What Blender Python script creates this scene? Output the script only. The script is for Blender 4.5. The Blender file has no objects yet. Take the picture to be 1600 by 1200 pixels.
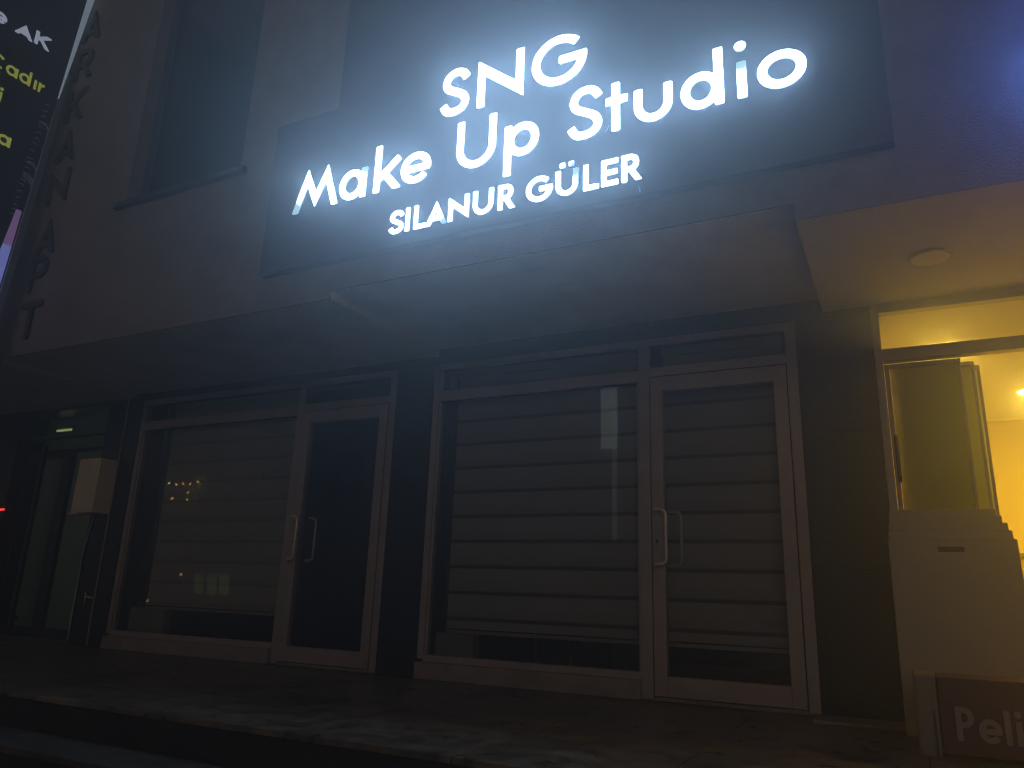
import bpy, math, random
from mathutils import Vector, Matrix
random.seed(7)
S = bpy.context.scene
C = bpy.context.collection
R = math.radians

# ------------------------------------------------------------------ camera
yaw, pitch, roll, fpx = 0.480019203, 0.271560986, 0.0351984932, 1183.50277
f = Vector((-math.sin(yaw)*math.cos(pitch), math.cos(yaw)*math.cos(pitch), math.sin(pitch)))
r = Vector((math.cos(yaw), math.sin(yaw), 0)); u = r.cross(f)
r2 = r*math.cos(roll)+u*math.sin(roll); u2 = -r*math.sin(roll)+u*math.cos(roll)
cam_d = bpy.data.cameras.new('camera'); cam = bpy.data.objects.new('camera', cam_d); C.objects.link(cam)
m = Matrix.Identity(4)
for i in range(3):
    m[i][0], m[i][1], m[i][2] = r2[i], u2[i], -f[i]
m[2][3] = 0.64
cam.matrix_world = m
cam_d.sensor_width = 36; cam_d.lens = 36*fpx/1600; cam_d.clip_end = 400; cam_d.clip_start = 0.05
S.camera = cam

# ------------------------------------------------------------------ world, light, exposure
S.world = bpy.data.worlds.new('World'); S.world.use_nodes = True
wn = S.world.node_tree.nodes; bg = wn['Background']
bg.inputs[0].default_value = (1.0, 0.85, 0.72, 1); bg.inputs[1].default_value = 0.044
sd = bpy.data.lights.new('street_light', 'SUN'); sd.energy = 0.31; sd.angle = R(12); sd.color = (1.0, 0.72, 0.56)
so = bpy.data.objects.new('street_light', sd); C.objects.link(so)
so.rotation_euler = Vector((-0.50, 1.0, -0.24)).to_track_quat('-Z', 'Y').to_euler(); so.location = (4, -6, 5)
S.view_settings.view_transform = 'Standard'; S.view_settings.look = 'None'
S.view_settings.exposure = 0; S.view_settings.gamma = 1
S.render.engine = 'CYCLES'
S.cycles.use_denoising = True; S.cycles.filter_width = 1.0
S.cycles.max_bounces = 7; S.cycles.volume_bounces = 1; S.cycles.transparent_max_bounces = 16
S.cycles.caustics_reflective = False; S.cycles.caustics_refractive = False
S.cycles.sample_clamp_indirect = 3

# ------------------------------------------------------------------ materials
def mat(name, col, rough=0.7, metal=0, var=0.15, scale=6, bump=0.0, bscale=60, spec=0.5, grime=0.0, gcol=(0.03,0.028,0.024), rvar=0.0):
    m_ = bpy.data.materials.new(name); m_.use_nodes = True
    nt = m_.node_tree; N = nt.nodes; L = nt.links; b = N['Principled BSDF']
    tc = N.new('ShaderNodeTexCoord'); geo = N.new('ShaderNodeNewGeometry')
    nz = N.new('ShaderNodeTexNoise'); nz.inputs['Scale'].default_value = scale; nz.inputs['Detail'].default_value = 6
    nz.inputs['Roughness'].default_value = 0.62
    L.new(geo.outputs['Position'], nz.inputs['Vector'])
    ramp = N.new('ShaderNodeMapRange'); ramp.inputs[1].default_value = 0.3; ramp.inputs[2].default_value = 0.7
    ramp.inputs[3].default_value = 1-var; ramp.inputs[4].default_value = 1+var
    L.new(nz.outputs[0], ramp.inputs[0])
    mul = N.new('ShaderNodeVectorMath'); mul.operation = 'SCALE'; mul.inputs[0].default_value = col[:3]
    L.new(ramp.outputs[0], mul.inputs['Scale'])
    out = mul.outputs[0]
    if grime > 0:
        n2 = N.new('ShaderNodeTexNoise'); n2.inputs['Scale'].default_value = 1.7; n2.inputs['Detail'].default_value = 9
        n2.inputs['Roughness'].default_value = 0.7
        L.new(geo.outputs['Position'], n2.inputs['Vector'])
        mr = N.new('ShaderNodeMapRange'); mr.inputs[1].default_value = 0.48; mr.inputs[2].default_value = 0.66
        mr.inputs[3].default_value = 0; mr.inputs[4].default_value = grime
        L.new(n2.outputs[0], mr.inputs[0])
        mx = N.new('ShaderNodeMix'); mx.data_type = 'RGBA'
        L.new(mr.outputs[0], mx.inputs[0]); L.new(out, mx.inputs[6]); mx.inputs[7].default_value = (*gcol, 1)
        out = mx.outputs[2]
    L.new(out, b.inputs['Base Color'])
    b.inputs['Roughness'].default_value = rough; b.inputs['Metallic'].default_value = metal
    b.inputs['Specular IOR Level'].default_value = spec
    if rvar:
        mr2 = N.new('ShaderNodeMapRange'); mr2.inputs[1].default_value = 0.3; mr2.inputs[2].default_value = 0.7
        mr2.inputs[3].default_value = max(0.03, rough-rvar); mr2.inputs[4].default_value = min(1, rough+rvar)
        L.new(nz.outputs[0], mr2.inputs[0]); L.new(mr2.outputs[0], b.inputs['Roughness'])
    if bump:
        n3 = N.new('ShaderNodeTexNoise'); n3.inputs['Scale'].default_value = bscale; n3.inputs['Detail'].default_value = 4
        L.new(geo.outputs['Position'], n3.inputs['Vector'])
        bp = N.new('ShaderNodeBump'); bp.inputs['Strength'].default_value = bump; bp.inputs['Distance'].default_value = 0.01
        L.new(n3.outputs[0], bp.inputs['Height']); L.new(bp.outputs[0], b.inputs['Normal'])
    return m_

def emit(name, col, strength, dim=None):
    m_ = bpy.data.materials.new(name); m_.use_nodes = True
    nt = m_.node_tree; N = nt.nodes; L = nt.links; b = N['Principled BSDF']
    b.inputs['Base Color'].default_value = (0.6, 0.6, 0.6, 1); b.inputs['Roughness'].default_value = 0.5
    b.inputs['Emission Color'].default_value = (*col, 1); b.inputs['Emission Strength'].default_value = strength
    if dim:   # a failed LED segment near one end of the letter
        p, rad = dim
        tc = N.new('ShaderNodeTexCoord'); vd = N.new('ShaderNodeVectorMath'); vd.operation = 'DISTANCE'
        L.new(tc.outputs['Object'], vd.inputs[0]); vd.inputs[1].default_value = (p[0], 0, p[1])
        mr = N.new('ShaderNodeMapRange'); mr.interpolation_type = 'SMOOTHSTEP'
        mr.inputs[1].default_value = rad*0.45; mr.inputs[2].default_value = rad
        mr.inputs[3].default_value = 0.62; mr.inputs[4].default_value = strength
        L.new(vd.outputs['Value'], mr.inputs[0]); L.new(mr.outputs[0], b.inputs['Emission Strength'])
        mr3 = N.new('ShaderNodeMapRange'); mr3.inputs[1].default_value = rad*0.5; mr3.inputs[2].default_value = rad*0.95
        L.new(vd.outputs['Value'], mr3.inputs[0])
        mx = N.new('ShaderNodeMix'); mx.data_type = 'RGBA'; L.new(mr3.outputs[0], mx.inputs[0])
        mx.inputs[6].default_value = (0.50, 0.88, 0.95, 1); mx.inputs[7].default_value = (*col, 1)
        L.new(mx.outputs[2], b.inputs['Emission Color'])
    return m_

def glass_mat(name, tint=(0.9, 0.92, 0.9), boost=1.0, rough=0.0):
    m_ = bpy.data.materials.new(name); m_.use_nodes = True
    nt = m_.node_tree; N = nt.nodes; L = nt.links
    for n in list(N): N.remove(n)
    o = N.new('ShaderNodeOutputMaterial'); t = N.new('ShaderNodeBsdfTransparent'); g = N.new('ShaderNodeBsdfGlossy')
    g.inputs['Roughness'].default_value = rough; t.inputs[0].default_value = (*tint, 1)
    lw = N.new('ShaderNodeLayerWeight'); lw.inputs[0].default_value = 0.5
    pw = N.new('ShaderNodeMath'); pw.operation = 'POWER'; L.new(lw.outputs['Facing'], pw.inputs[0]); pw.inputs[1].default_value = 5
    fr = N.new('ShaderNodeMath'); fr.operation = 'MULTIPLY_ADD'; L.new(pw.outputs[0], fr.inputs[0]); fr.inputs[1].default_value = .94; fr.inputs[2].default_value = .045
    mu = N.new('ShaderNodeMath'); mu.operation = 'MULTIPLY'; mu.inputs[1].default_value = boost; mu.use_clamp = True
    mx = N.new('ShaderNodeMixShader')
    L.new(fr.outputs[0], mu.inputs[0]); L.new(mu.outputs[0], mx.inputs[0]); L.new(t.outputs[0], mx.inputs[1]); L.new(g.outputs[0], mx.inputs[2])
    L.new(mx.outputs[0], o.inputs[0])
    return m_

M = {}
M['plaster'] = mat('plaster', (0.27, 0.235, 0.205), 0.9, var=0.14, scale=3, bump=0.5, bscale=90, grime=0.45, gcol=(0.16, 0.135, 0.115))
M['soffit'] = mat('soffit_paint', (0.84, 0.80, 0.74), 0.9, var=0.08, scale=2, bump=0.3, bscale=70, grime=0.3, gcol=(0.5, 0.47, 0.42))
M['soffit_new'] = mat('soffit_new_paint', (0.62, 0.61, 0.62), 0.85, var=0.05, scale=2, bump=0.15, bscale=60)
M['granite'] = mat('black_granite', (0.018, 0.018, 0.02), 0.25, var=0.25, scale=90, rvar=0.08)
M['alu'] = mat('aluminium_frame', (0.42, 0.36, 0.33), 0.42, metal=0.25, var=0.10, scale=7, grime=0.35, gcol=(0.2, 0.16, 0.13), rvar=0.1)
M['seal'] = mat('rubber_seal', (0.015, 0.015, 0.015), 0.7)
M['steel'] = mat('satin_handle', (0.85, 0.74, 0.58), 0.34, metal=0.3, var=0.05)
M['marble'] = mat('worn_marble_paving', (0.17, 0.14, 0.10), 0.38, var=0.6, scale=7, grime=0.85, gcol=(0.035, 0.03, 0.024), bump=0.3, bscale=25, rvar=0.18)
M['marble2'] = mat('marble_sill', (0.30, 0.26, 0.22), 0.5, var=0.25, scale=9, grime=0.5, gcol=(0.10, 0.085, 0.07), bump=0.2)
M['steps'] = mat('worn_step_stone', (0.085, 0.075, 0.06), 0.75, var=0.4, scale=5, grime=0.7, gcol=(0.03, 0.027, 0.023), bump=0.3, bscale=25)
M['riser'] = mat('stone_riser', (0.028, 0.026, 0.024), 0.7, var=0.4, scale=6, bump=0.3)
M['asphalt'] = mat('asphalt', (0.26, 0.245, 0.22), 0.8, var=0.3, scale=30, bump=0.6, bscale=120)
M['room'] = mat('dark_room', (0.05, 0.05, 0.055), 0.9)
M['glass'] = glass_mat('window_glass', (0.86, 0.87, 0.86), 1.0)
M['glassclear'] = glass_mat('clear_glass', (0.95, 0.95, 0.93), 0.8)
M['darkglass'] = mat('dark_upper_glass', (0.015, 0.02, 0.03), 0.12, var=0.2, scale=1.5, spec=0.6)
M['panel'] = mat('sign_panel_composite', (0.055, 0.065, 0.085), 0.5, var=0.06, scale=2, rvar=0.05)
M['paneledge'] = mat('sign_panel_edge', (0.05, 0.055, 0.07), 0.5)
M['darkletter'] = mat('dark_metal_letter', (0.045, 0.04, 0.04), 0.55)
M['meter'] = mat('cream_box_paint', (0.84, 0.74, 0.52), 0.55, var=0.05, scale=4)
M['blackmetal'] = mat('black_door_metal', (0.012, 0.012, 0.013), 0.3, var=0.3)
M['hall'] = mat('hall_wall_paint', (0.42, 0.45, 0.38), 0.8, var=0.08, scale=1.5)
M['shopwall'] = mat('shop_wall_paint', (0.82, 0.68, 0.24), 0.75, var=0.05, scale=1.2)
M['shopceil'] = mat('shop_ceiling_paint', (0.84, 0.72, 0.28), 0.7, var=0.04, scale=1.2)
M['shopframe'] = mat('shop_frame_paint', (0.42, 0.38, 0.36), 0.45, var=0.06)
M['board'] = mat('white_plastic_board', (0.44, 0.385, 0.30), 0.5, var=0.05, scale=2.5, grime=0.2, gcol=(0.4, 0.35, 0.28))
M['board2'] = mat('greyed_white_plastic', (0.25, 0.225, 0.19), 0.6, var=0.1)  # greyer, darker white than the boards
M['slot'] = mat('dark_slot', (0.08, 0.07, 0.06), 0.7)
M['purple'] = mat('purple_print', (0.11, 0.04, 0.075), 0.5, var=0.06)
M['printwhite'] = mat('white_print', (0.33, 0.26, 0.25), 0.6, var=0.08)
M['vinyl'] = mat('black_vinyl', (0.045, 0.05, 0.075), 0.33, var=0.1, scale=3, rvar=0.05, bump=0.15, bscale=8)
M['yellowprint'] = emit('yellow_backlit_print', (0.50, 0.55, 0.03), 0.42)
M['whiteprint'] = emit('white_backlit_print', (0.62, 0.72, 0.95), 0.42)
M['tube'] = mat('grey_metal_edge', (0.30, 0.36, 0.38), 0.4, metal=0.3)
M['edge_white'] = emit('backlit_white_edge', (0.42, 0.56, 0.68), 0.32)
M['led_blue'] = emit('violet_blue_led', (0.26, 0.32, 0.95), 0.42)
M['cord'] = mat('white_cord', (0.75, 0.78, 0.9), 0.4)
M['red'] = emit('red_led', (1.0, 0.03, 0.03), 3.0)
M['downlight'] = mat('downlight_diffuser', (0.85, 0.78, 0.55), 0.5, var=0.03)
M['downring'] = mat('downlight_ring', (0.50, 0.46, 0.38), 0.5)
FACE = (0.42, 0.68, 1.0); LIT = 25
M['face'] = emit('lit_letter_face', FACE, LIT)
M['side'] = emit('letter_bloom_glow', (0.30, 0.55, 1.0), 1.1)  # glow added to letter sides and back, imitating bloom on the panel

def blind_mat(name, z0, col, dark, mid, per=0.197):
    m_ = mat(name, col, 0.85, var=0.06, scale=5, bump=0.2, bscale=300)
    nt = m_.node_tree; N = nt.nodes; L = nt.links; b = N['Principled BSDF']
    src = b.inputs['Base Color'].links[0].from_socket
    geo = N.new('ShaderNodeNewGeometry'); sx = N.new('ShaderNodeSeparateXYZ'); L.new(geo.outputs['Position'], sx.inputs[0])
    a = N.new('ShaderNodeMath'); a.operation = 'SUBTRACT'; L.new(sx.outputs[2], a.inputs[0]); a.inputs[1].default_value = z0
    d = N.new('ShaderNodeMath'); d.operation = 'DIVIDE'; L.new(a.outputs[0], d.inputs[0]); d.inputs[1].default_value = per
    fr = N.new('ShaderNodeMath'); fr.operation = 'FRACT'; L.new(d.outputs[0], fr.inputs[0])
    cr = N.new('ShaderNodeValToRGB'); e = cr.color_ramp.elements; cr.color_ramp.interpolation = 'LINEAR'
    e[0].position = 0.0; e[0].color = (dark,)*3+(1,)
    e[1].position = 0.10; e[1].color = (dark,)*3+(1,)
    for p, v in ((0.15, mid), (0.46, mid*1.08), (0.52, 1), (0.97, 1), (1.0, dark)):
        x = e.new(p); x.color = (v, v, v, 1)
    L.new(fr.outputs[0], cr.inputs[0])
    mx = N.new('ShaderNodeMix'); mx.data_type = 'RGBA'; mx.blend_type = 'MULTIPLY'; mx.inputs[0].default_value = 1
    L.new(src, mx.inputs[6]); L.new(cr.outputs[0], mx.inputs[7]); L.new(mx.outputs[2], b.inputs['Base Color'])
    return m_
M['blind'] = blind_mat('striped_blind_fabric', 1.62, (0.41, 0.385, 0.36), 0.20, 0.85)
M['blind2'] = blind_mat('plain_blind_fabric', 1.62, (0.46, 0.43, 0.37), 0.58, 0.86)

# ------------------------------------------------------------------ mesh helpers
class MB:
    def __init__(s): s.v = []; s.f = []; s.mi = []
    def box(s, x0, x1, y0, y1, z0, z1, mi=0):
        n = len(s.v)
        for z in (z0, z1):
            for y in (y0, y1):
                for x in (x0, x1): s.v.append((x, y, z))
        for q in ((0,2,3,1),(4,5,7,6),(0,1,5,4),(2,6,7,3),(0,4,6,2),(1,3,7,5)):
            s.f.append(tuple(n+i for i in q)); s.mi.append(mi)
        return s
    def hexa(s, bottom, top, mi=0):
        n = len(s.v); s.v += [tuple(p) for p in bottom]+[tuple(p) for p in top]; k = len(bottom)
        s.f.append(tuple(n+i for i in reversed(range(k)))); s.f.append(tuple(n+k+i for i in range(k)))
        for i in range(k):
            j = (i+1) % k; s.f.append((n+i, n+j, n+k+j, n+k+i))
        s.mi += [mi]*(k+2); return s
    def tube(s, pts, rad, seg=10, mi=0, closed=False):
        pts = [Vector(p) for p in pts]; n0 = len(s.v); K = len(pts)
        ref = Vector((0.13, 0.3, 0.94)).normalized()
        for i, p in enumerate(pts):
            if closed: t = pts[(i+1) % K]-pts[i-1]
            else: t = pts[min(i+1, K-1)]-pts[max(i-1, 0)]
            t.normalize(); a = t.cross(ref)
            if a.length < 1e-3: a = t.cross(Vector((1, 0, 0)))
            a.normalize(); b = t.cross(a)
            for j in range(seg):
                w = 2*math.pi*j/seg; s.v.append(tuple(p+a*math.cos(w)*rad+b*math.sin(w)*rad))
        for i in range(K if closed else K-1):
            for j in range(seg):
                a0 = n0+i*seg; b0 = n0+((i+1) % K)*seg; j2 = (j+1) % seg
                s.f.append((a0+j, a0+j2, b0+j2, b0+j)); s.mi.append(mi)
        if not closed:
            s.f.append(tuple(n0+j for j in reversed(range(seg)))); s.f.append(tuple(n0+(K-1)*seg+j for j in range(seg))); s.mi += [mi]*2
        return s
    def disc(s, c, rad, h, seg=40, mi=0):     # flat cylinder along Z
        lo = [(c[0]+rad*math.cos(2*math.pi*i/seg), c[1]+rad*math.sin(2*math.pi*i/seg), c[2]) for i in range(seg)]
        return s.hexa(lo, [(x, y, z+h) for x, y, z in lo], mi)
    def build(s, name, mats, parent=None, bevel=0, origin=None, **props):
        me = bpy.data.meshes.new(name)
        o3 = Vector(origin) if origin else Vector((0, 0, 0))
        me.from_pydata([tuple(Vector(v)-o3) for v in s.v], [], s.f)
        if not isinstance(mats, (list, tuple)): mats = [mats]
        for m_ in mats: me.materials.append(m_)
        me.polygons.foreach_set('material_index', s.mi); me.update()
        o = bpy.data.objects.new(name, me); C.objects.link(o)
        if parent is not None: o.parent = parent
        o.location = o3
        if parent is not None:
            w = parent
            while w is not None: o.location = o.location-w.location; w = w.parent
        if bevel:
            b = o.modifiers.new('bevel', 'BEVEL'); b.width = bevel; b.segments = 2; b.limit_method = 'ANGLE'
        for k, v in props.items(): o[k] = v
        return o

def thing(name, label, cat, loc=(0, 0, 0), group=None):
    o = bpy.data.objects.new(name, None); C.objects.link(o); o.location = loc
    o.empty_display_size = 0.1
    o['label'] = label; o['category'] = cat
    if group: o['group'] = group
    return o
def tag(o, label, cat, group=None):
    o['label'] = label; o['category'] = cat
    if group: o['group'] = group
    return o

# ------------------------------------------------------------------ lettering: outline of strokes as a distance field, meshed
def arc(cx, cy, rx, ry, a0, a1, n=28):
    return [(cx+rx*math.cos(R(a0+(a1-a0)*i/n)), cy+ry*math.sin(R(a0+(a1-a0)*i/n))) for i in range(n+1)]
def spline(P, n=6):
    out = []; Q = [P[0]]+P+[P[-1]]
    for i in range(1, len(Q)-2):
        for k in range(n):
            t = k/n; p0, p1, p2, p3 = Q[i-1], Q[i], Q[i+1], Q[i+2]
            out.append(tuple(0.5*(2*p1[j]+(p2[j]-p0[j])*t+(2*p0[j]-5*p1[j]+4*p2[j]-p3[j])*t*t+(3*p1[j]-p0[j]-3*p2[j]+p3[j])*t**3) for j in (0, 1)))
    out.append(P[-1]); return out
def offset(path, h):
    L_, R_ = [], []; n = len(path)
    for i, p in enumerate(path):
        d = []
        if i > 0: d.append(Vector(p)-Vector(path[i-1]))
        if i < n-1: d.append(Vector(path[i+1])-Vector(p))
        d = [x.normalized() for x in d]
        nn = [Vector((-x.y, x.x)) for x in d]
        if len(nn) == 2:
            mm = (nn[0]+nn[1]); mm.normalize(); k = h/max(0.2, mm.dot(nn[0]))
        else: mm = nn[0]; k = h
        L_.append(Vector(p)+mm*k); R_.append(Vector(p)-mm*k)
    return L_+R_[::-1]
import numpy as np
def segd(X, Y, a, b):
    ax, ay = a; bx, by = b; dx, dy = bx-ax, by-ay; l2 = dx*dx+dy*dy+1e-12
    t = np.clip(((X-ax)*dx+(Y-ay)*dy)/l2, 0, 1)
    return np.hypot(X-ax-t*dx, Y-ay-t*dy)
def polysdf(X, Y, P):
    d = np.full(X.shape, 1e9); ins = np.zeros(X.shape, int)
    for i in range(len(P)):
        a, b = P[i-1], P[i]; d = np.minimum(d, segd(X, Y, a, b))
        c = ((a[1] > Y) != (b[1] > Y))
        with np.errstate(divide='ignore', invalid='ignore'):
            xi = (b[0]-a[0])*(Y-a[1])/((b[1]-a[1]) if b[1] != a[1] else 1e-12)+a[0]
        sgn = 1 if b[1] > a[1] else -1
        ins = ins+np.where(c & (X < xi), sgn, 0)
    return np.where(ins != 0, -d, d)
def glyph(ch, w, H, x, s):
    """strokes of a geometric sans letter: H cap height, x x-height, s stroke; returns list of (kind, pts)"""
    h = s/2; g = []
    st = lambda *p: g.append(('o', list(p)))
    ring = lambda cx, cy, rx, ry: g.append(('c', arc(cx, cy, rx, ry, 0, 360, 40)[:-1]))
    clip = (0, H)
    if ch == 'S':
        P = [(.99,.79),(.82,.94),(.54,1.),(.25,.94),(.11,.77),(.21,.61),(.52,.50),(.83,.38),(.96,.22),(.83,.06),(.50,0),(.2,.04),(.01,.21)]
        g.append(('o', spline([(h+p[0]*(w-s), h+p[1]*(H-s)) for p in P])))
    elif ch == 'N':
        st((h, 0), (h, H-h*2.2), ) ; st((w-h, h*2.2), (w-h, H))
        g.append(('p', [(0, H), (0, H-s*1.5), (w, 0), (w, s*1.5)])); st((h, 0), (h, H-s*0.9)); st((w-h, s*0.9), (w-h, H))
    elif ch in 'GCÇ':
        a1 = 360 if ch == 'G' else 316
        g.append(('o', arc(w/2, H/2, w/2-h, H/2-h, 42, a1, 40)))
        if ch == 'G': st((w*.50, H*.5-h*.1), (w-.01*s, H*.5-h*.1))
        if ch == 'Ç': st((w*.5, 0), (w*.56, -H*.10), (w*.44, -H*.18)); clip = (-H, H)
    elif ch == 'M':
        m_ = s*1.75
        g.append(('o', [(s*0.1, -s), (w*.285, H-m_), (w*.5, m_*.9), (w*.715, H-m_), (w-s*0.1, -s)]))
    elif ch == 'A':
        g.append(('o', [(h*.62, -s*.6), (w*.5, H-s*1.25), (w-h*.62, -s*.6)])); st((w*.22, H*.27), (w*.78, H*.27))
    elif ch in 'ad':
        T = x if ch == 'a' else H
        ring((w-h*.6)/2, x/2, (w-h*.6)/2-h, x/2-h+h*.06); st((w-h, 0), (w-h, T)); clip = (-h, H*1.1)
    elif ch == 'p':
        ring((w+h*.6)/2, x/2, (w-h*.6)/2-h, x/2-h+h*.06); st((h, -H*.34), (h, x)); clip = (-H, H)
    elif ch == 'o':
        ring(w/2, x/2, w/2-h, x/2-h)
    elif ch == 'e':
        g.append(('o', arc(w/2, x/2, w/2-h, x/2-h, -8, 322, 40))); st((h, x*.48), (w-.03*w, x*.48))
    elif ch == 'k':
        st((h, 0), (h, H)); g.append(('o', [(w*1.0-s*.62, x+s*.1), (h*1.2, x*.40)])); g.append(('o', [(w*.33, x*.62), (w-s*.55, -s*.15)]))
    elif ch in 'Uu':
        T = H if ch == 'U' else x; rr = w/2-h; ry = min(rr, T*.45)
        g.append(('o', [(h, T)]+arc(w/2, ry+h, rr, ry, 180, 360, 26)+[(w-h, T)]))
    elif ch == 'Ü':
        T = H; rr = w/2-h
        g.append(('o', [(h, T)]+arc(w/2, rr+h, rr, rr, 180, 360, 26)+[(w-h, T)]))
        q = s*.5
        st((w*.30-q, T+s*1.05), (w*.30+q, T+s*1.05)); st((w*.70-q, T+s*1.05), (w*.70+q, T+s*1.05)); clip = (0, H*2)
    elif ch == 't':
        st((w*.46, 0), (w*.46, H*.90)); st((0, x-h), (w, x-h))
    elif ch in 'iı':
        st((w/2, 0), (w/2, x))
        if ch == 'i': g.append(('c', arc(w/2, H-h*1.25, h*.22, h*.22, 0, 360, 14)[:-1]))
        clip = (0, H*1.1)
    elif ch == 'I': st((w/2, 0), (w/2, H))
    elif ch == 'l': st((w/2, 0), (w/2, H))
    elif ch == 'L': st((h, 0), (h, H)); st((0, h), (w, h))
    elif ch == 'E': st((h, 0), (h, H)); st((0, h), (w, h)); st((0, H-h), (w, H-h)); st((0, H/2), (w*.95, H/2))
    elif ch == 'T': st((w/2, 0), (w/2, H)); st((0, H-h), (w, H-h))
    elif ch == 'K': st((h, 0), (h, H)); g.append(('o', [(w-s*.4, H+s*.2), (h, H*.40)])); g.append(('o', [(w*.30, H*.62), (w-s*.5, -s*.2)]))
    elif ch in 'RP':
        ry = H*.27-h*.5; cy = H-h-ry; xr = w*.86-h-ry*.9
        g.append(('o', [(0, H-h)]+arc(xr, cy, ry*.9, ry, 90, -90, 20)+[(0, cy-ry)])); st((h, 0), (h, H))
        if ch == 'R': g.append(('o', [(w*.42, H*.48), (w-s*.52, -s*.2)]))
    elif ch == 'r':
        st((h, 0), (h, x)); g.append(('o', arc(w, x*.45, w-h, x*.55-h, 175, 95, 10)))
    elif ch == 'n':
        rr = w/2-h; g.append(('o', [(w-h, 0)]+arc(w/2, x-h-rr, rr, rr, 0, 180, 18)+[(h, 0)])); st((h, 0), (h, x))
    return g, clip
def letter_mesh(ch, w, H, x, s, depth, res=None, rear=False):
    """returns MB: face in the XZ plane at y=0 looking to -Y (material 0), sides and back (material 1)"""
    g, clip = glyph(ch, w, H, x, s)
    c = res or s/6
    x0, x1, y0, y1 = -s, w+s, -H*.45, H*1.5
    nx, ny = int((x1-x0)/c)+2, int((y1-y0)/c)+2
    gx = x0+np.arange(nx)*c; gy = y0+np.arange(ny)*c; X, Y = np.meshgrid(gx, gy, indexing='ij')
    D = np.full(X.shape, 1e9)
    for kind, P in g:
        if kind == 'o': d = polysdf(X, Y, [tuple(q) for q in offset(P, s/2)])
        elif kind == 'p': d = polysdf(X, Y, P)
        else:
            d = np.full(X.shape, 1e9)
            for i in range(len(P)): d = np.minimum(d, segd(X, Y, P[i-1], P[i]))
            d = d-s/2
        D = np.minimum(D, d)
    D = np.maximum(D, np.maximum(clip[0]-Y, Y-clip[1])); D[np.abs(D) < 1e-7] = 1e-7
    mb = MB(); cache = {}
    def vert(key, px, py):
        if key not in cache:
            cache[key] = len(mb.v); mb.v.append((px, 0, py))
        return cache[key]
    def corner(i, j): return vert(('c', i, j), gx[i], gy[j])
    def cross(i, j, k, l):
        a, b = D[i, j], D[k, l]; t = a/(a-b); key = ('e', min(i, k), min(j, l), i != k)
        return vert(key, gx[i]+(gx[k]-gx[i])*t, gy[j]+(gy[l]-gy[j])*t)
    edges = []
    for j in range(ny-1):
        i = 0
        while i < nx-1:
            q = [(i, j), (i+1, j), (i+1, j+1), (i, j+1)]; ins = [D[a] < 0 for a in q]
            if all(ins):
                i0 = i
                while i < nx-2 and D[i+1, j] < 0 and D[i+2, j] < 0 and D[i+1, j+1] < 0 and D[i+2, j+1] < 0: i += 1
                mb.f.append((corner(i0, j), corner(i+1, j), corner(i+1, j+1), corner(i0, j+1))); mb.mi.append(0)
            elif any(ins):
                poly = []; cr = []
                for a in range(4):
                    b = (a+1) % 4
                    if ins[a]: poly.append(corner(*q[a]))
                    if ins[a] != ins[b]:
                        v = cross(*q[a], *q[b]); poly.append(v); cr.append((v, ins[a]))
                if len(poly) >= 3: mb.f.append(tuple(poly)); mb.mi.append(0)
                if len(cr) == 2:
                    a_, b_ = cr
                    edges.append((a_[0], b_[0]) if a_[1] else (b_[0], a_[0]))
            i += 1
    bk = {}
    def back(v):
        if v not in bk:
            bk[v] = len(mb.v); p = mb.v[v]; mb.v.append((p[0], depth, p[2]))
        return bk[v]
    for a, b in edges: mb.f.append((b, a, back(a), back(b))); mb.mi.append(1)
    if rear:
        for q in [q_ for q_, i_ in zip(mb.f, mb.mi) if len(set(q_) & set(bk.values())) == 0]:
            mb.f.append(tuple(back(v) for v in reversed(q))); mb.mi.append(1)
    return mb
def place_letter(mb, name, mats, parent, loc, rotz=0, **props):
    o = mb.build(name, mats, None); o.parent = parent
    o.location = Vector(loc)-(parent.location if parent else Vector((0, 0, 0))); o.rotation_euler = (0, 0, rotz)
    for k, v in props.items(): o[k] = v
    return o

# ------------------------------------------------------------------ ground
FY, WY = 3.78, 5.20            # upper facade plane, shopfront plane
MB().box(-30, 30, -30, 30, -1.1, -0.90).build('street', M['asphalt'], kind='structure')
pv = MB(); pv.box(-28, 20, 2.915, 12, -0.9, -0.03, 1)
# paving slabs with thin joints
xs = -18.0
while xs < 5:
    wx = 0.95+random.uniform(-.25, .3)
    ys = 2.90
    while ys < 5.9:
        dy = 0.62
        pv.box(xs+.003, xs+wx-.003, ys+.003, min(ys+dy, 5.9)-.003, -0.029, random.uniform(-.002, .001))
        ys += dy
    xs += wx
pv.build('pavement', [M['marble'], M['riser']], bevel=0.003, kind='structure')
st = thing('stone_steps', 'low worn stone steps leading down from the paving to the street', 'steps', (-4, 2.6, -.9))
for k in range(4):
    z1 = -0.18*(k+1); y0 = 2.90-0.31*(k+1)
    MB().box(-28, 20, y0-.02, 2.90-0.31*k-.004, z1-.035, z1).build('tread', M['steps'], st, bevel=0.006)
    MB().box(-28, 20, y0+.01, 2.90-0.31*k-.01, -0.9, z1-.036).build('riser', M['riser'], st)

# ------------------------------------------------------------------ the building
B = thing('apartment_building', 'beige plastered apartment building with overhanging upper floor and dark granite ground floor', 'building', (-4, 5.2, 0))
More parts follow.
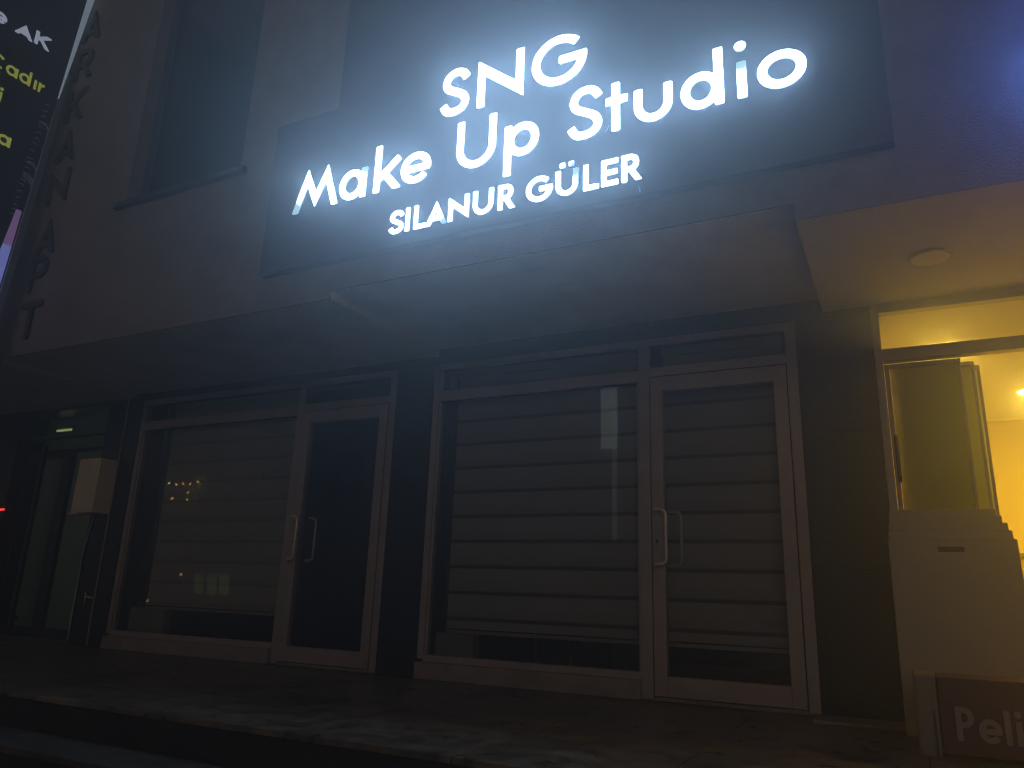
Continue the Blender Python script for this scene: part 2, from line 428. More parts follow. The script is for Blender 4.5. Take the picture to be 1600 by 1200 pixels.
# upper wall with two window openings
W1 = (-5.89, -4.50, 3.865, 6.9)
ZB, ZT = 2.62, 9.5
up = MB()
segs = [(-12, -7.30, 2.550), (-7.30, -3.42, 2.585), (-3.42, -0.36, 2.645), (-0.36, 8, 2.550)]
cuts = sorted({-12, -7.30, -3.42, -0.36, 8, W1[0], W1[1]})
for xa, xb in zip(cuts, cuts[1:]):
    zb = [z for p, q, z in segs if p <= (xa+xb)/2 < q][0]
    for W in (W1,):
        if W[0] <= xa and xb <= W[1]:
            up.box(xa, xb, FY, FY+.011, zb, 2.80); up.box(xa, xb, FY, FY+.25, 2.80, W[2]); up.box(xa, xb, FY, FY+.25, W[3], ZT); break
    else:
        up.box(xa, xb, FY, FY+.011, zb, 2.80); up.box(xa, xb, FY, FY+.25, 2.80, ZT)
up.build('upper_wall', M['plaster'], B)
for W in (W1,):
    wf = MB()
    x0, x1, z0, z1 = W
    wf.box(x0, x0+.07, FY+.12, FY+.19, z0, z1); wf.box(x1-.07, x1, FY+.12, FY+.19, z0, z1)
    wf.box(x0+.07, x1-.07, FY+.12, FY+.19, z0, z0+.07); wf.box(x0+.07, x1-.07, FY+.12, FY+.19, z1-.07, z1)
    win = wf.build('upper_window', M['paneledge'], B)
    MB().box(x0+.07, x1-.07, FY+.15, FY+.165, z0+.07, z1-.07).build('pane', M['darkglass'], win)
    MB().box(x0-.10, x1+.08, FY-.05, FY+.12, z0-.05, z0-.002).build('sill', M['paneledge'], win, bevel=.004)
# soffits at their four heights (each a slab with its own front edge)
ent_z, left_z, mid_z, right_z = 2.645, 2.60, 2.635, 2.55
MB().box(-12, -7.30, FY+.013, 9, 2.550, 2.78).build('entrance_soffit', M['soffit'], B)
MB().box(-7.30, -3.42, FY+.013, 9, 2.585, 2.78).build('left_soffit', M['soffit'], B)
MB().box(-3.42, -0.36, FY+.013, 9, 2.645, 2.78).build('middle_soffit', M['soffit'], B)
MB().box(-0.36, 8, FY+.013, 9, right_z, 2.78).build('right_soffit', M['soffit_new'], B)
# granite lintel and pillars
gl = MB()
gl.box(-12, -0.076, WY+.001, WY+.30, 2.515, 2.66)
gl.build('lintel', M['granite'], B)
def pillar(x0, x1, name='pillar', y0=WY-.02, top=2.60, m='granite'):
    mb = MB(); z = 0
    k = 0
    while z < top-.01:
        z2 = min(z+0.86, top); mb.box(x0, x1, y0, WY+.3, z+.0015, z2-.0015); z = z2
    mb.box(x0+.01, x1-.01, y0+.005, WY+.29, 0, top)
    return mb.build(name, M[m], B, bevel=.003)
pillar(-9.75, -9.25); pillar(-7.67, -7.13); pillar(-3.83, -3.45, y0=WY-.01); pillar(-0.545, -0.075, y0=WY-.01, top=2.51)
MB().box(-.57, -.07, WY-.30, WY-.035, .001, .022).build('pillar_base', M['marble2'], B, bevel=.006)
MB().box(-7.36, -7.345, WY-.035, WY-.021, 0.01, 2.55).build('pillar_trim', M['alu'], B)

# closed dark rooms behind the two closed shops
def room(x0, x1, y0, y1, z0, z1, m_, name='room'):
    mb = MB(); t = .08
    mb.box(x0-t, x0, y0, y1+t, z0, z1); mb.box(x1, x1+t, y0, y1+t, z0, z1); mb.box(x0, x1, y1, y1+t, z0, z1)
    mb.box(x0-t, x1+t, y0, y1+t, z0-t, z0); mb.box(x0-t, x1+t, y0, y1+t, z1, z1+t)
    return mb.build(name, m_, B)
room(-7.0, -3.92, WY+.31, 8.3, 0.02, 2.5, M['room'], 'closed_room')
room(-3.33, -0.70, WY+.31, 8.3, 0.02, 2.5, M['room'], 'closed_room')

# ---- shopfront frames
def bars(rects, y0, y1, name, parent, m='alu', bevel=.004):
    mb = MB()
    for (a, b, c, d) in rects: mb.box(a, b, y0, y1, c, d)
    return mb.build(name, M[m], parent, bevel=bevel)
def handle(x, z0, z1, parent, y=WY-.02, out=.062, side=.085):
    """pull handle: two feet on the stile, the grip cranked sideways over the glass"""
    mb = MB(); c = .035
    top = [(x, y, z1), (x, y-out*.7, z1), (x+.012, y-out, z1-.002), (x+side-c, y-out, z1-.006)]
    top += [(x+side-c+c*math.sin(R(a)), y-out, z1-.006-c*(1-math.cos(R(a)))) for a in (30, 60, 90)]
    bot = [(px, py, z0+z1-pz) for (px, py, pz) in reversed(top)]
    mb.tube(top+bot, .0105, 12)
    for z in (z0, z1): mb.tube([(x, y+.002, z), (x, y-.008, z)], .018, 16)
    o = mb.build('handle', M['steel'], parent)
    for p in o.data.polygons: p.use_smooth = True
    return o
def shopfront(x0, x1, xm, door, label_l, mulw=.09):
    """x0..x1 outer frame, xm = (mullion left, right); door = (x0,x1)"""
    y0, y1 = WY-.005, WY+.075
    sf = bars([(x0, x0+.055, .145, 2.512), (x1-.07, x1, 0.012, 2.512), (x0+.055, x1-.07, 2.455, 2.512),
               (x0+.055, xm[0], 2.185, 2.275), (xm[1], x1-.07, 2.215, 2.285), (xm[0], xm[1], 0.012, 2.455),
               (x0+.055, xm[0], .125, .175)], y0, y1, 'shopfront_frame', B)
    for bx in (x0+.055, xm[0]-.02): bars([(bx, bx+.02, .175, 2.185)], y0+.018, y1-.01, 'glazing_bead', sf, 'alu', .002)
    bars([(x0+.058, xm[0]-.003, 2.448, 2.454), (x0+.058, xm[0]-.003, 2.276, 2.281), (x0+.075, xm[0]-.02, 2.178, 2.184), (xm[1]+.002, x1-.072, 2.448, 2.454)], y0+.02, y1-.02, 'rubber_seal', sf, 'seal', 0)
    MB().box(x0+.055, xm[0], WY+.030, WY+.036, 2.275, 2.455).build('transom_pane', M['glass'], sf)
    MB().box(xm[1], x1-.07, WY+.030, WY+.036, 2.285, 2.455).build('transom_pane', M['glass'], sf)
    MB().box(x0+.06, xm[0]-.003, WY+.030, WY+.036, .175, 2.185).build('window_pane', M['glass'], sf)
    # door leaf
    d0, d1 = door; zt = 2.205
    dr = bars([(d0, d0+.085, .035, zt), (d1-.085, d1, .035, zt), (d0+.085, d1-.085, zt-.11, zt), (d0+.085, d1-.085, .035, .160)], y0-.012, y1-.02, 'glass_door', B)
    MB().box(d0+.085, d1-.085, WY+.020, WY+.028, .160, zt-.11).build('door_pane', M['glass'], dr)
    bars([(d0-.006, d0-.001, .03, zt+.004), (d1+.001, d1+.006, .03, zt+.004), (d0, d1, zt+.001, zt+.006)], y0+.005, y1-.03, 'door_gap_seal', dr, 'seal', 0)
    handle(d0+.030, .87, 1.245, dr, y=y0-.012)
    mb = MB(); o = handle(d0+.075, .87, 1.245, dr, y=y1+.075, out=.05, side=.10); o['label'] = 'inner pull handle seen through the glass'
    mb.tube([(d0+.035, y0-.010, 1.03), (d0+.035, y0-.016, 1.03)], .011, 12); mb.build('lock_cylinder', M['seal'], dr)
    # stone sill under the glazing
    MB().box(x0+.0, xm[0], y0-.03, y1, 0.002, .124).build('sill_stone', M['marble2'], B, bevel=.004)
    MB().box(xm[0], x1, y0+.02, y1, 0.002, .028).build('threshold', M['marble2'], B, bevel=.003)
    return sf
shopfront(-3.45, -0.545, (-1.655, -1.575), (-1.565, -0.622), 'right')
shopfront(-7.13, -3.83, (-4.945, -4.865), (-4.855, -3.905), 'left')
MB().box(-6.97, -6.47, WY+.11, WY+.20, .03, .40).build('inner_stub_wall', M['marble2'], B)
MB().box(-3.36, -3.02, WY+.11, WY+.20, .03, .335).build('inner_stub_wall', M['marble2'], B)
for lx0, lx1 in ((-2.70, -2.66), (-2.13, -2.07), (-2.40, -2.38)): bars([(lx0, lx1, .03, .40)], WY+.5, WY+.55, 'inner_shelf_leg', B, 'room')

# ---- roller blinds (they hang behind the glass)
def blind(x0, x1, zb, zt, m_, label):
    t = thing('roller_blind', label, 'blind', ((x0+x1)/2, WY+.12, zt), 'roller blinds behind the shop glass')
    mb = MB(); n = 14
    for i in range(n):       # gently wavy cloth
        xa = x0+(x1-x0)*i/n; xb = x0+(x1-x0)*(i+1)/n
        ya = WY+.12+.004*math.sin(i*1.3); yb = WY+.12+.004*math.sin((i+1)*1.3)
        mb.hexa([(xa, ya, zb), (xb, yb, zb), (xb, yb+.002, zb), (xa, ya+.002, zb)], [(xa, ya, zt), (xb, yb, zt), (xb, yb+.002, zt), (xa, ya+.002, zt)])
    mb.build('fabric', m_, t)
    MB().box(x0-.01, x1+.01, WY+.10, WY+.17, zt, zt+.07).build('head_rail', M['alu'], t, bevel=.005)
    MB().box(x0, x1, WY+.108, WY+.135, zb-.035, zb-.010).build('bottom_rail', M['alu'], t, bevel=.004)
    return t
blind(-3.27, -1.66, .375, 2.40, M['blind'], 'wide grey zebra-striped roller blind in the shop window right of the middle pillar')
blind(-1.50, -0.66, .375, 2.40, M['blind'], 'narrow zebra-striped roller blind behind the right-hand glass door')
blind(-6.76, -4.95, .425, 2.40, M['blind2'], 'faintly striped brown-grey roller blind in the left shop window')

# ---- apartment entrance
EY = 5.36
hall = MB(); t_ = .08
hall.box(-9.9-t_, -9.9, EY+.05, 8.6, 0, 2.55); hall.box(-7.35, -7.35+t_, EY+.05, 8.6, 0, 2.55); hall.box(-9.9, -7.35, 8.6, 8.68, 0, 2.55)
hall.box(-9.98, -7.27, EY+.05, 8.68, -.1, 0.003); hall.box(-9.98, -7.27, WY+.301, 8.68, 2.551, 2.62)
hall.build('entrance_hall', M['hall'], B)
en = bars([(-9.35, -9.27, .01, 2.51), (-7.70, -7.60, .01, 2.51), (-9.27, -7.70, 2.225, 2.262), (-9.27, -7.70, 2.05, 2.085)], EY-.03, EY+.03, 'entrance_frame', B, 'blackmetal')
MB().box(-9.27, -7.70, EY-.003, EY+.003, 2.262, 2.51).build('transom_pane', M['glassclear'], en)
MB().box(-9.27, -7.70, EY-.034, EY-.031, 2.240, 2.262).build('transom_lip', M['tube'], en)
dr = bars([(-9.27, -9.20, .02, 2.05), (-8.57, -8.40, .02, 2.05), (-9.20, -8.57, .02, .13), (-9.20, -8.57, 1.99, 2.05), (-8.40, -7.70, .02, .13)], EY-.028, EY+.026, 'entrance_door', B, 'blackmetal')
MB().box(-9.20, -8.57, EY-.003, EY+.003, .13, 1.99).build('door_pane', M['glassclear'], dr)
MB().box(-8.40, -7.70, EY-.003, EY+.003, .13, 2.05).build('side_pane', M['glassclear'], dr)
mb = MB(); mb.hexa([(-8.85, EY-.12, .12), (-8.79, EY-.12, .12), (-8.79, EY-.08, .12), (-8.85, EY-.08, .12)], [(-8.85, EY-.12, 2.13), (-8.79, EY-.12, 2.13), (-8.79, EY-.08, 2.13), (-8.85, EY-.08, 2.13)])
mb.box(-8.84, -8.80, EY-.08, EY-.028, 2.03, 2.07); mb.box(-8.84, -8.80, EY-.08, EY-.028, .2, .24)
mb.build('handle', M['blackmetal'], dr, bevel=.006, label='full height black pull bar')
# a small lit fluorescent tube just inside the transom
lt = thing('hall_lamp', 'small greenish fluorescent tube glowing behind the entrance transom', 'lamp', (-9.05, EY+.25, 2.42))
MB().tube([(-9.22, EY+.24, 2.40), (-8.95, EY+.24, 2.40)], .014, 12).build('tube', emit('fluorescent_tube', (0.70, 0.95, 0.35), 0.45), lt)
MB().box(-9.25, -8.92, EY+.22, EY+.27, 2.418, 2.445).build('fitting', M['alu'], lt)
# inside stair and lamp deeper in
MB().disc((-8.6, 7.3, 2.50), .13, .04).build('diffuser', emit('hall_lamp_diffuser', (0.66, 0.80, 0.55), 6), thing('ceiling_lamp', 'round pale green lamp on the entrance hall ceiling behind the door', 'lamp', (-8.6, 7.3, 2.5)))
# left neighbour frontage
nb = bars([(-12, -9.75, 0, 2.6)], WY, WY+.2, 'neighbour_front', B, 'granite', 0)
rl = thing('red_indicator', 'small red LED bar glowing on the dark frontage at far left', 'light', (-9.25, WY-.05, 1.39))
MB().box(-9.31, -9.215, WY-.045, WY-.032, 1.380, 1.400).build('led_bar', M['red'], rl); MB().box(-9.36, -9.19, WY-.032, WY-.021, 1.35, 1.43).build('housing', M['blackmetal'], rl)

# ------------------------------------------------------------------ building name: ARSLAN APT, one dark letter above the other
nm = thing('building_name', 'dark raised letters reading ARKAN APT down the plaster wall', 'lettering', (-6.95, FY, 2.7))
for ch, zc in zip('ARKANAPT', (6.13, 5.67, 5.18, 4.73, 4.27, 3.75, 3.37, 2.91)):
    H = .36; w = .30
    mb = letter_mesh(ch, w, H, .2, .060, .024, res=.010)
    place_letter(mb, 'letter', [M['darkletter'], M['darkletter']], nm, (-6.95-w/2+.0, FY-.026, zc-H/2))


# ------------------------------------------------------------------ the illuminated sign
PY = FY-.06
sg = thing('illuminated_sign', 'wide dark sign board with glowing white letters SNG Make Up Studio SILANUR GÜLER', 'sign', (-2.0, FY, 2.84))
P_ = [(-4.07, 2.845), (.127, 2.845), (.127, 6.2), (-3.475, 6.2), (-3.475, 4.095), (-4.07, 4.095)]
MB().hexa([(x, PY, z) for x, z in P_], [(x, FY-.003, z) for x, z in P_]).build('panel', [M['panel']], sg)
LY = PY-.045
def put(ch, x0, x1, base, H, x, s, dim=None):
    e = .0018; x0 += e; x1 -= e; base += e; H -= 2*e; x -= 2*e; s -= 2*e
    mb = letter_mesh(ch, x1-x0, H, x, s, .010, res=s/7, rear=True)
    ms = [M['face'], M['side']]
    if dim: ms[0] = emit('lit_letter_face_half_dark', FACE, LIT, ((dim[0], dim[1]), dim[2]))
    place_letter(mb, 'letter', ms, sg, (x0, LY, base))
for ch, a, b in (('S', -2.541, -2.301), ('N', -2.249, -1.906), ('G', -1.851, -1.473)):
    put(ch, a, b, 3.697, .366, .23, .060)
bl = lambda x: 3.252+.0068*(x+3.7)
for ch, a, b, dim in (('M', -3.770, -3.352, (0.0, 0.0, .17)), ('a', -3.346, -3.106, (.225, .235, .085)), ('k', -3.044, -2.805, None), ('e', -2.820, -2.575, None),
                      ('U', -2.382, -2.089, None), ('p', -2.030, -1.786, None), ('S', -1.605, -1.366, None), ('t', -1.354, -1.215, None),
                      ('u', -1.180, -0.949, None), ('d', -0.906, -0.663, None), ('i', -0.597, -0.539, (.028, .24, .11)), ('o', -0.488, -0.234, None)):
    put(ch, a, b, bl(a), .366, .236, .055, dim)
for ch, a, b, dim in (('S', -2.885, -2.757, None), ('I', -2.752, -2.710, None), ('L', -2.683, -2.583, None), ('A', -2.590, -2.426, (.15, 0.0, .075)),
                      ('N', -2.418, -2.263, None), ('U', -2.237, -2.088, None), ('R', -2.058, -1.934, None), ('G', -1.865, -1.686, None),
                      ('Ü', -1.670, -1.523, (.128, .165, .085)), ('L', -1.493, -1.393, None), ('E', -1.381, -1.275, None), ('R', -1.258, -1.134, None)):
    put(ch, a, b, 2.911+.0045*(a+2.9), .174, .11, .036, dim)
# thin supply wires between letters
for p, q in (((-2.83, 3.33), (-2.79, 3.39)), ((-1.37, 3.30), (-1.345, 3.345)), ((-2.44, 3.72), (-2.40, 3.735)), ((-1.16, 2.86), (-1.17, 2.90))):
    MB().tube([(p[0], PY-.008, p[1]), ((p[0]+q[0])/2+.006, PY-.012, (p[1]+q[1])/2-.004), (q[0], PY-.008, q[1])], .0025, 6).build('wire', M['cord'], sg)

# ------------------------------------------------------------------ hanging banner at far left, square to the facade
BX = -7.05  # banner scaled about the camera to clear the wall, baked into the numbers below
bn = thing('banner', 'black vinyl projecting banner with white and yellow print and a violet light along its edge', 'banner', (BX, 3.5, 2.9))
def ey(z): return 3.520+(z-3.11)*.0565       # rear edge leans back slightly
def slab(xa, xb, ya, yb, za, zb, name, m_):   # ya, yb: offsets from the leaning rear edge
    ya0, ya1 = ya if isinstance(ya, tuple) else (ya, ya); yb0, yb1 = yb if isinstance(yb, tuple) else (yb, yb)
    return MB().hexa([(xa, ey(za)+ya0, za), (xb, ey(za)+ya0, za), (xb, ey(za)+yb0, za), (xa, ey(za)+yb0, za)],
                     [(xa, ey(zb)+ya1, zb), (xb, ey(zb)+ya1, zb), (xb, ey(zb)+yb1, zb), (xa, ey(zb)+yb1, zb)]).build(name, m_, bn)
slab(BX-.05, BX, -1.9, 0, 1.9, 7.2, 'fabric', M['vinyl'])
slab(BX-.03, BX+.006, .004, .062, 1.9, 5.53, 'edge_strip', M['tube'])
slab(BX-.02, BX+.012, -.004, (.006, .085), 5.20, 7.1, 'lit_edge', M['edge_white'])
slab(BX+.001, BX+.010, (-.16, -.095), (-.020, -.020), 2.7, 3.55, 'led_strip', M['led_blue'])
slab(BX+.001, BX+.009, (-.095, -.07), (-.020, -.022), 3.553, 3.92, 'led_strip', emit('violet_led', (0.36, 0.18, 0.50), 0.30))
MB().tube([(BX+.008, ey(3.1)-.002, 3.1), (BX+.008, ey(5.0)-.002, 5.0)], .0045, 6).build('edge_cord', M['cord'], bn)
random.seed(3)
lz = 5.07
while lz > 3.85:
    yy = ey(lz)-.075-(5.2-lz)*.012; L_ = random.uniform(.03, .055)
    MB().tube([(BX+.004, yy-L_/2, lz+random.uniform(-.012, .012)), (BX+.012, yy, lz+random.uniform(-.01, .016)), (BX+.004, yy+L_/2, lz)], .0042, 6).build('lashing', M['cord'], bn)
    lz -= random.uniform(.045, .08)
for z_, n_ in ((4.87, 2), (4.42, 2), (4.29, 4)):
    for k in range(n_):
        MB().tube([(BX+.005, ey(z_)-.10, z_-.012*k), (BX+.014, ey(z_)-.05, z_+.006-.022*k), (BX+.006, ey(z_)-.004, z_-.035-.02*k)], .0042, 6).build('lashing', M['cord'], bn)
def bput(ch, y0, y1, z, H, x, s, m_):
    mb = letter_mesh(ch, y1-y0, H, x, s, .003, res=s/5)
    place_letter(mb, 'print', [m_, m_], bn, (BX+.004, y0, z), rotz=R(90))
W_, Y_ = M['whiteprint'], M['yellowprint']
bput('e', 2.925, 3.055, 5.590, .155, .112, .030, W_)
bput('A', 3.124, 3.308, 5.600, .146, .11, .036, W_); bput('K', 3.312, 3.470, 5.610, .146, .11, .036, W_)
bput('Ç', 2.955, 3.135, 5.145, .150, .102, .024, Y_)
for ch, a, b in (('a', 3.138, 3.246), ('d', 3.260, 3.367), ('ı', 3.395, 3.425), ('r', 3.440, 3.500)):
    bput(ch, a, b, 5.150, .150, .102, .024, Y_)
bput('r', 3.055, 3.115, 4.840, .150, .102, .024, Y_); bput('i', 3.132, 3.164, 4.840, .150, .102, .026, Y_)
bput('n', 3.09, 3.185, 4.455, .145, .102, .024, Y_); bput('a', 3.205, 3.323, 4.455, .145, .104, .026, Y_)
bput('r', 3.12, 3.185, 3.835, .145, .10, .024, Y_); bput('i', 3.210, 3.245, 3.835, .145, .10, .026, Y_)

# ------------------------------------------------------------------ cream meter box on the pillar beside the entrance
mt = thing('meter_box', 'cream metal cabinet fixed high on the dark pillar beside the apartment entrance', 'cabinet', (-7.5, WY, 1.3))
MB().box(-7.685, -7.345, WY-.235, WY-.022, 1.305, 1.865).build('body', M['meter'], mt, bevel=.008)
MB().box(-7.66, -7.37, WY-.243, WY-.236, 1.335, 1.84).build('door', M['meter'], mt, bevel=.003)
MB().box(-7.70, -7.55, WY-.25, WY-.12, 1.285, 1.302).build('bottom_lip', M['meter'], mt, bevel=.002)
cb = MB(); cb.tube([(-7.345, WY-.245, 1.27), (-7.60, WY-.03, 1.28), (-7.665, WY-.03, .9), (-7.66, WY-.028, .05)], .008, 8)
tag(cb.build('conduit', M['tube']), 'thin metal conduit running down the pillar edge below the cream cabinet', 'conduit')
lk = MB(); lk.tube([(-7.50, WY-.03, .46), (-7.47, WY-.055, .48), (-7.42, WY-.05, .475), (-7.38, WY-.03, .47)], .007, 8); lk.tube([(-7.49, WY-.04, .52), (-7.47, WY-.05, .42)], .006, 8)
tag(lk.build('wall_tap', M['steel']), 'small shiny tap low on the dark granite pillar beside the entrance', 'tap')

# ------------------------------------------------------------------ soffit downlight
dl = thing('downlight', 'round pale unlit downlight in the soffit over the right-hand shop', 'lamp', (.265, 4.51, right_z))
MB().disc((.265, 4.51, right_z-.012), .112, .0115).build('ring', M['downring'], dl, bevel=.003)
MB().disc((.265, 4.51, right_z-.016), .098, .0038).build('diffuser', M['downlight'], dl)

# ------------------------------------------------------------------ the lit shop on the right
ls = bars([(-.074, -.028, 0.01, 2.549), (-.028, 3.6, 2.485, 2.549), (-.028, 3.6, 2.158, 2.238), (3.6, 3.68, .01, 2.549)], WY-.03, WY+.05, 'lit_shop_frame', B, 'shopframe')
MB().box(-.028, 3.6, WY+.005, WY+.011, 2.238, 2.485).build('transom_pane', M['glassclear'], ls)
room(-.06, 4.2, WY+.05, 9.3, 0.0, 2.60, M['shopwall'], 'lit_room')
MB().box(-.05, 4.19, WY+.06, 9.29, 2.585, 2.597).build('lit_room_ceiling', M['shopceil'], B)
frost = bpy.data.materials.new('frosted_leaf'); frost.use_nodes = True
nt = frost.node_tree; N = nt.nodes; b_ = N['Principled BSDF']; b_.inputs['Base Color'].default_value = (.55, .48, .38, 1); b_.inputs['Roughness'].default_value = .35
tl = N.new('ShaderNodeBsdfTranslucent'); tl.inputs[0].default_value = (.66, .68, .52, 1); mx = N.new('ShaderNodeMixShader'); mx.inputs[0].default_value = .78
nt.links.new(b_.outputs[0], mx.inputs[1]); nt.links.new(tl.outputs[0], mx.inputs[2]); nt.links.new(mx.outputs[0], N['Material Output'].inputs[0])
for k, (xa, xb, zt) in enumerate(((-.026, .40, 2.155), (.02, .475, 2.14), (.06, .505, 2.125))):
    y = WY+.055+.045*k
    lf = MB().box(xa+.03, xb-.02, y, y+.006, .1, zt-.03).build('sliding_leaf', frost, B)
    bars([(xa, xa+.028, .02, zt), (xb-.018, xb, .02, zt), (xa+.028, xb-.018, zt-.028, zt), (xa+.028, xb-.018, .02, .1)], y-.012, y+.016, 'leaf_frame', lf, 'shopframe', .003)
mb = MB(); mb.tube([(.0, WY+.03, 1.68), (.0, WY-.03, 1.66), (.0, WY-.035, 1.42), (.0, WY+.03, 1.40)], .012, 10); mb.build('leaf_handle', M['blackmetal'], B)
MB().box(.50, .56, WY+.7, WY+.76, 0.01, 1.35).build('inner_white_post', M['downlight'], B)
warm = (1.0, 0.67, 0.09)
mw = emit('warm_lamp', warm, 170)  # lamps behind the bar and beyond the view are added for light
for k, (x, y, lab) in enumerate(((.38, 6.35, 'added warm ceiling lamp hidden behind the shop transom bar to light the leaf'), (1.15, 7.9, 'glowing warm round ceiling lamp inside the shop at the right edge'), (2.3, 6.4, 'added unseen warm ceiling lamp lighting the shop nearer its front'), (2.6, 8.5, 'added unseen warm ceiling lamp at the back corner of the lit shop'))):
    t = thing('ceiling_lamp', lab, 'lamp', (x, y, 2.585), 'warm lamps on the lit shop ceiling')
    MB().disc((x, y, 2.545), .13, .02).build('diffuser', mw, t); MB().disc((x, y, 2.566), .15, .018).build('base', M['downring'], t)
t = thing('ceiling_fixture', 'flat round unlit cover on the lit shop ceiling', 'ceiling cover', (.83, 7.0, 2.58)); MB().disc((.83, 7.0, 2.573), .13, .011).build('cover', M['shopceil'], t, bevel=.003)  # plain unlit disc for the round ceiling fixture
ct = thing('counter', 'orange-lit shop counter standing inside the lit shop', 'counter', (1.2, 6.8, 0))
MB().box(.75, 2.6, 6.7, 7.2, 0.01, 1.02).build('body', M['shopwall'], ct); MB().box(.72, 2.63, 6.66, 7.24, 1.023, 1.06).build('top', M['board'], ct, bevel=.005)
# leaning white boards
tops = [(4.90, 1.022, .530), (4.965, 1.075, .520), (5.015, 1.12, .508), (5.06, 1.165, .488), (5.10, 1.207, .468)]
lab = ['front white leaning board with a dark hand slot near its top', 'second leaning white board, just behind the one with the hand slot', 'middle one of the five leaning white boards',
       'fourth leaning white board from the front, nearly the tallest', 'rearmost and tallest leaning white board against the shop glass']
for k, (y, z, xr) in enumerate(tops):
    yb = y-.13+.02*k; xl = -.095+.004*k
    t = thing('leaning_board', lab[k], 'board', ((xl+xr)/2, yb, 0), 'white boards leaning before the lit shop')
    mb = MB(); th = .032
    mb.hexa([(xl, yb, .003), (xr, yb, .003), (xr, yb+th, .003), (xl, yb+th, .003)], [(xl, y, z), (xr, y, z), (xr, y+th, z), (xl, y+th, z)])
    mb.build('panel', M['board'], t, bevel=.008)
    if k == 0:
        yy = yb+(y-yb)*.965/1.022
        MB().box(.150, .278, yy-.010, yy+.004, .950, .978).build('hand_slot', M['slot'], t, bevel=.006)
# purple sign box
pb = thing('sign_box', 'low purple sign box with pale lettering Peli and a white end post', 'sign', (.4, 4.3, 0))
MB().box(.062, 1.15, 4.20, 4.48, .02, .345).build('purple_panel', M['purple'], pb, bevel=.006)
MB().box(-.035, .058, 4.19, 4.49, .0, .352).build('end_post', M['board2'], pb, bevel=.014)
MB().box(.036, .044, 4.183, 4.189, .0, .20).build('groove', M['slot'], pb)
for ch, a, b in (('P', .122, .205), ('e', .208, .298), ('l', .306, .334), ('i', .348, .376), ('t', .390, .45)):
    mb = letter_mesh(ch, b-a, .142, .100, .0235, .003, res=.003)
    place_letter(mb, 'print', [M['printwhite']]*2, pb, (a, 4.195, .082+.0))

# blue ring added past the right edge, standing for an unseen lit sign
nn = thing('standin_blue_sign', 'added blue ring past the right edge, standing for an unseen lit sign', 'sign', (.98, FY-.1, 3.05))
MB().box(.82, 1.26, FY-.06, FY-.003, 2.80, 3.32).build('backing', M['paneledge'], nn, bevel=.005)
MB().tube([(1.03+.17*math.cos(R(a)), FY-.09, 3.06+.2*math.sin(R(a))) for a in range(0, 360, 12)], .018, 8, closed=True).build('standin_ring', emit('standin_blue_glow', (.12, .26, 1.0), 50), nn)

# lit things across the street that the shop glass mirrors
ad = thing('lit_pole_banner', 'tall pale lit banner on a pole across the street, mirrored in the shop glass', 'banner', (-6, -6, -.9))
MB().box(-6.17, -5.78, -6.06, -6.0, 4.0, 5.6).build('panel', emit('lit_banner_cloth', (.55, .68, .62), 1.25), ad)
MB().box(-5.90, -5.79, -6.06, -6.0, 1.9, 3.99).build('lower_strip', emit('lit_banner_strip', (.55, .68, .62), .42), ad)
MB().tube([(-6.22, -6.03, -.9), (-6.22, -6.03, 5.6)], .04, 8).build('pole', M['tube'], ad)
sl = thing('string_lights', 'warm string lights glowing in a window across the street', 'lights', (-20, -6, 3))
for dx, dz in ((-.75, .45), (-.42, .40), (-.1, .42), (.22, .40), (.55, .45), (-.5, -.05), (.18, .12), (.2, -.1)):
    mb = MB(); c = (-20.0+dx, -6, 3.25+dz); mb.tube([(c[0], c[1], c[2]-.035), c, (c[0], c[1], c[2]+.035)], .035, 8)
    mb.build('bulb', emit('warm_bulb', (1, .6, .15), 9), sl)
MB().box(-20.8, -19.3, -6.3, -6.25, 2.7, 4.0).build('window_glow', emit('curtain_glow', (.6, .5, .2), .10), sl)
lx = thing('lit_letter_strip', 'three dim greenish lit strips standing for unclear lettering across the street', 'window', (-18.3, -6, .6))
for k in range(3):  # plain lit strips stand in for unclear lettering mirrored in the glass
    x0 = -18.95+.52*k
    MB().hexa([(x0, -6, .36), (x0+.34, -6, .36), (x0+.34, -6.04, .36), (x0, -6.04, .36)], [(x0-.06, -6, .93), (x0+.30, -6, .93), (x0+.30, -6.04, .93), (x0-.06, -6.04, .93)]).build('pane', emit('green_lit_strip', (.62, .70, .25), .55), lx)
for k, (x, z) in enumerate(((-19.6, .9), (-20.9, .1))):
    mb = MB(); mb.tube([(x, -6, z-.04), (x, -6, z+.04)], .04, 8)
    tag(mb.build('amber_lamp', emit('amber', (1, .5, .12), 7)), ['small amber lamp across the street mirrored mid-window', 'small amber lamp across the street mirrored low in the left window'][k], 'lamp')

M['carpaint'] = mat('white_car_paint', (0.62, 0.66, 0.66), 0.25, var=0.03); M['tyre'] = mat('tyre_rubber', (0.02, 0.02, 0.02), 0.8); M['carglass'] = mat('car_glass', (0.02, 0.025, 0.03), 0.08)
car = thing('parked_car', 'white hatchback parked nose-in behind the viewer, mirrored low in the shop door', 'car', (-1.75, -4.2, -.9))
cx = -1.75; prof = [(-2.15, .22), (-2.18, .62), (-2.28, .74), (-3.2, .98), (-3.95, 1.46), (-5.3, 1.48), (-6.0, 1.0), (-6.15, .5), (-6.1, .25)]
def rib(k, y, z): 
    hw = .86 if z < 1.0 else .68
    return [(cx-hw, y, z-.9), (cx+hw, y, z-.9)]
mb = MB(); ribs = [rib(k, *p) for k, p in enumerate(prof)]
for q in ribs: mb.v += q
n_ = len(prof)
for k in range(n_-1): mb.f.append((2*k, 2*k+1, 2*k+3, 2*k+2)); mb.mi.append(0)
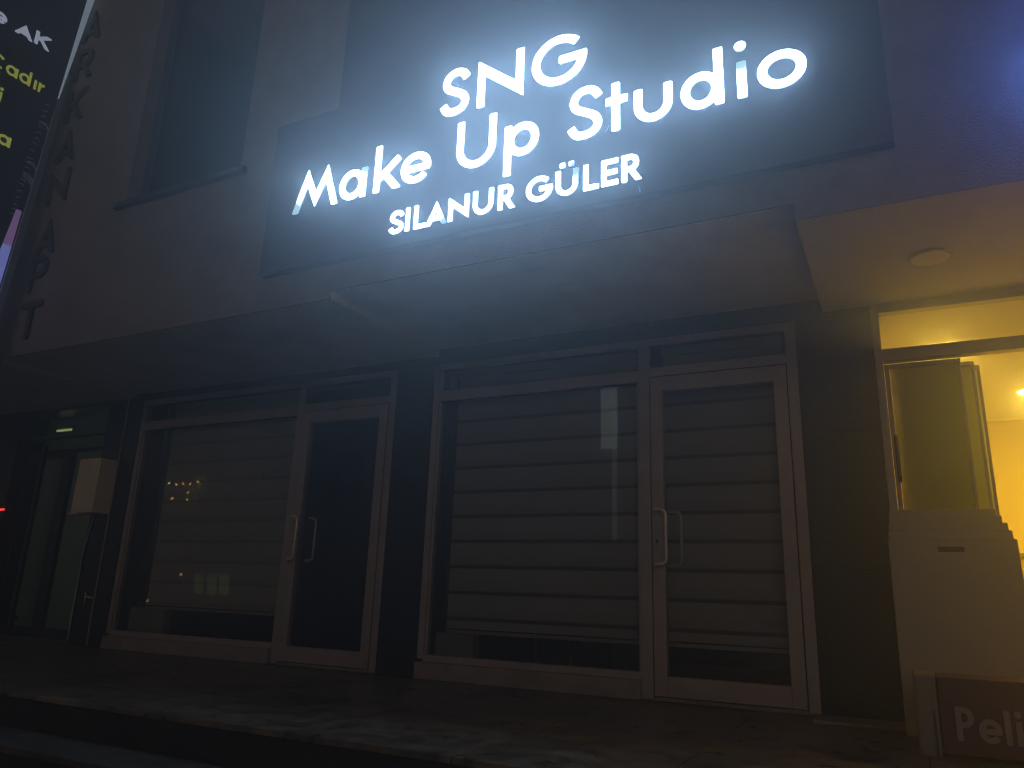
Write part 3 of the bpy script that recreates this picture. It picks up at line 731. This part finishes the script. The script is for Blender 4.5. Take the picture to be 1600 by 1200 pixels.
mb.f.append((2*n_-2, 2*n_-1, 1, 0)); mb.mi.append(0)
mb.f.append(tuple(2*k for k in range(n_))); mb.f.append(tuple(2*k+1 for k in reversed(range(n_)))); mb.mi += [0, 0]
mb.build('body', M['carpaint'], car, bevel=.06)
MB().hexa([(cx-.66, -3.24, .10), (cx+.66, -3.24, .10), (cx+.66, -3.27, .10), (cx-.66, -3.27, .10)], [(cx-.58, -3.90, .54), (cx+.58, -3.90, .54), (cx+.58, -3.94, .54), (cx-.58, -3.94, .54)]).build('windscreen', M['carglass'], car)
for sx in (-1, 1):
    MB().box(cx+sx*.68-.15, cx+sx*.68+.15, -2.21, -2.14, -.30, -.18).build('headlight', M['carglass'], car, bevel=.02)
    for yy in (-2.9, -5.35):
        mb = MB(); xa = cx+sx*.87-.10; c0 = [(xa, yy+.31*math.cos(R(a)), -.59+.31*math.sin(R(a))) for a in range(0, 360, 15)]
        mb.hexa(c0, [(x+.2, y, z) for x, y, z in c0]); w = mb.build('wheel', M['tyre'], car)
        mb = MB(); xr_ = cx+sx*.975-.01; c0 = [(xr_, yy+.19*math.cos(R(a)), -.59+.19*math.sin(R(a))) for a in range(0, 360, 15)]
        mb.hexa(c0, [(x+.02, y, z) for x, y, z in c0]); mb.build('rim', M['alu'], w)
MB().box(cx-.5, cx+.5, -2.19, -2.13, -.36, -.32).build('grille', M['carglass'], car); MB().box(cx-.26, cx+.26, -2.148, -2.13, -.50, -.39).build('number_plate', M['board'], car)
MB().box(cx-.8, cx+.8, -2.19, -2.12, -.66, -.55).build('bumper', M['tyre'], car, bevel=.02)

# ------------------------------------------------------------------ haze added to imitate lens bloom around the lit letters
hz = MB().box(-31, 31, -31, 31, -2, 11).build('haze', None or M['plaster'])
hm = bpy.data.materials.new('bloom_haze'); hm.use_nodes = True
nt = hm.node_tree
for n in list(nt.nodes): nt.nodes.remove(n)
o_ = nt.nodes.new('ShaderNodeOutputMaterial'); pvn = nt.nodes.new('ShaderNodeVolumePrincipled')
pvn.inputs['Color'].default_value = (.92, .94, 1.0, 1); pvn.inputs['Density'].default_value = .052
pvn.inputs['Anisotropy'].default_value = .85
nt.links.new(pvn.outputs[0], o_.inputs['Volume'])
hz.data.materials.clear(); hz.data.materials.append(hm); hz['kind'] = 'stuff'
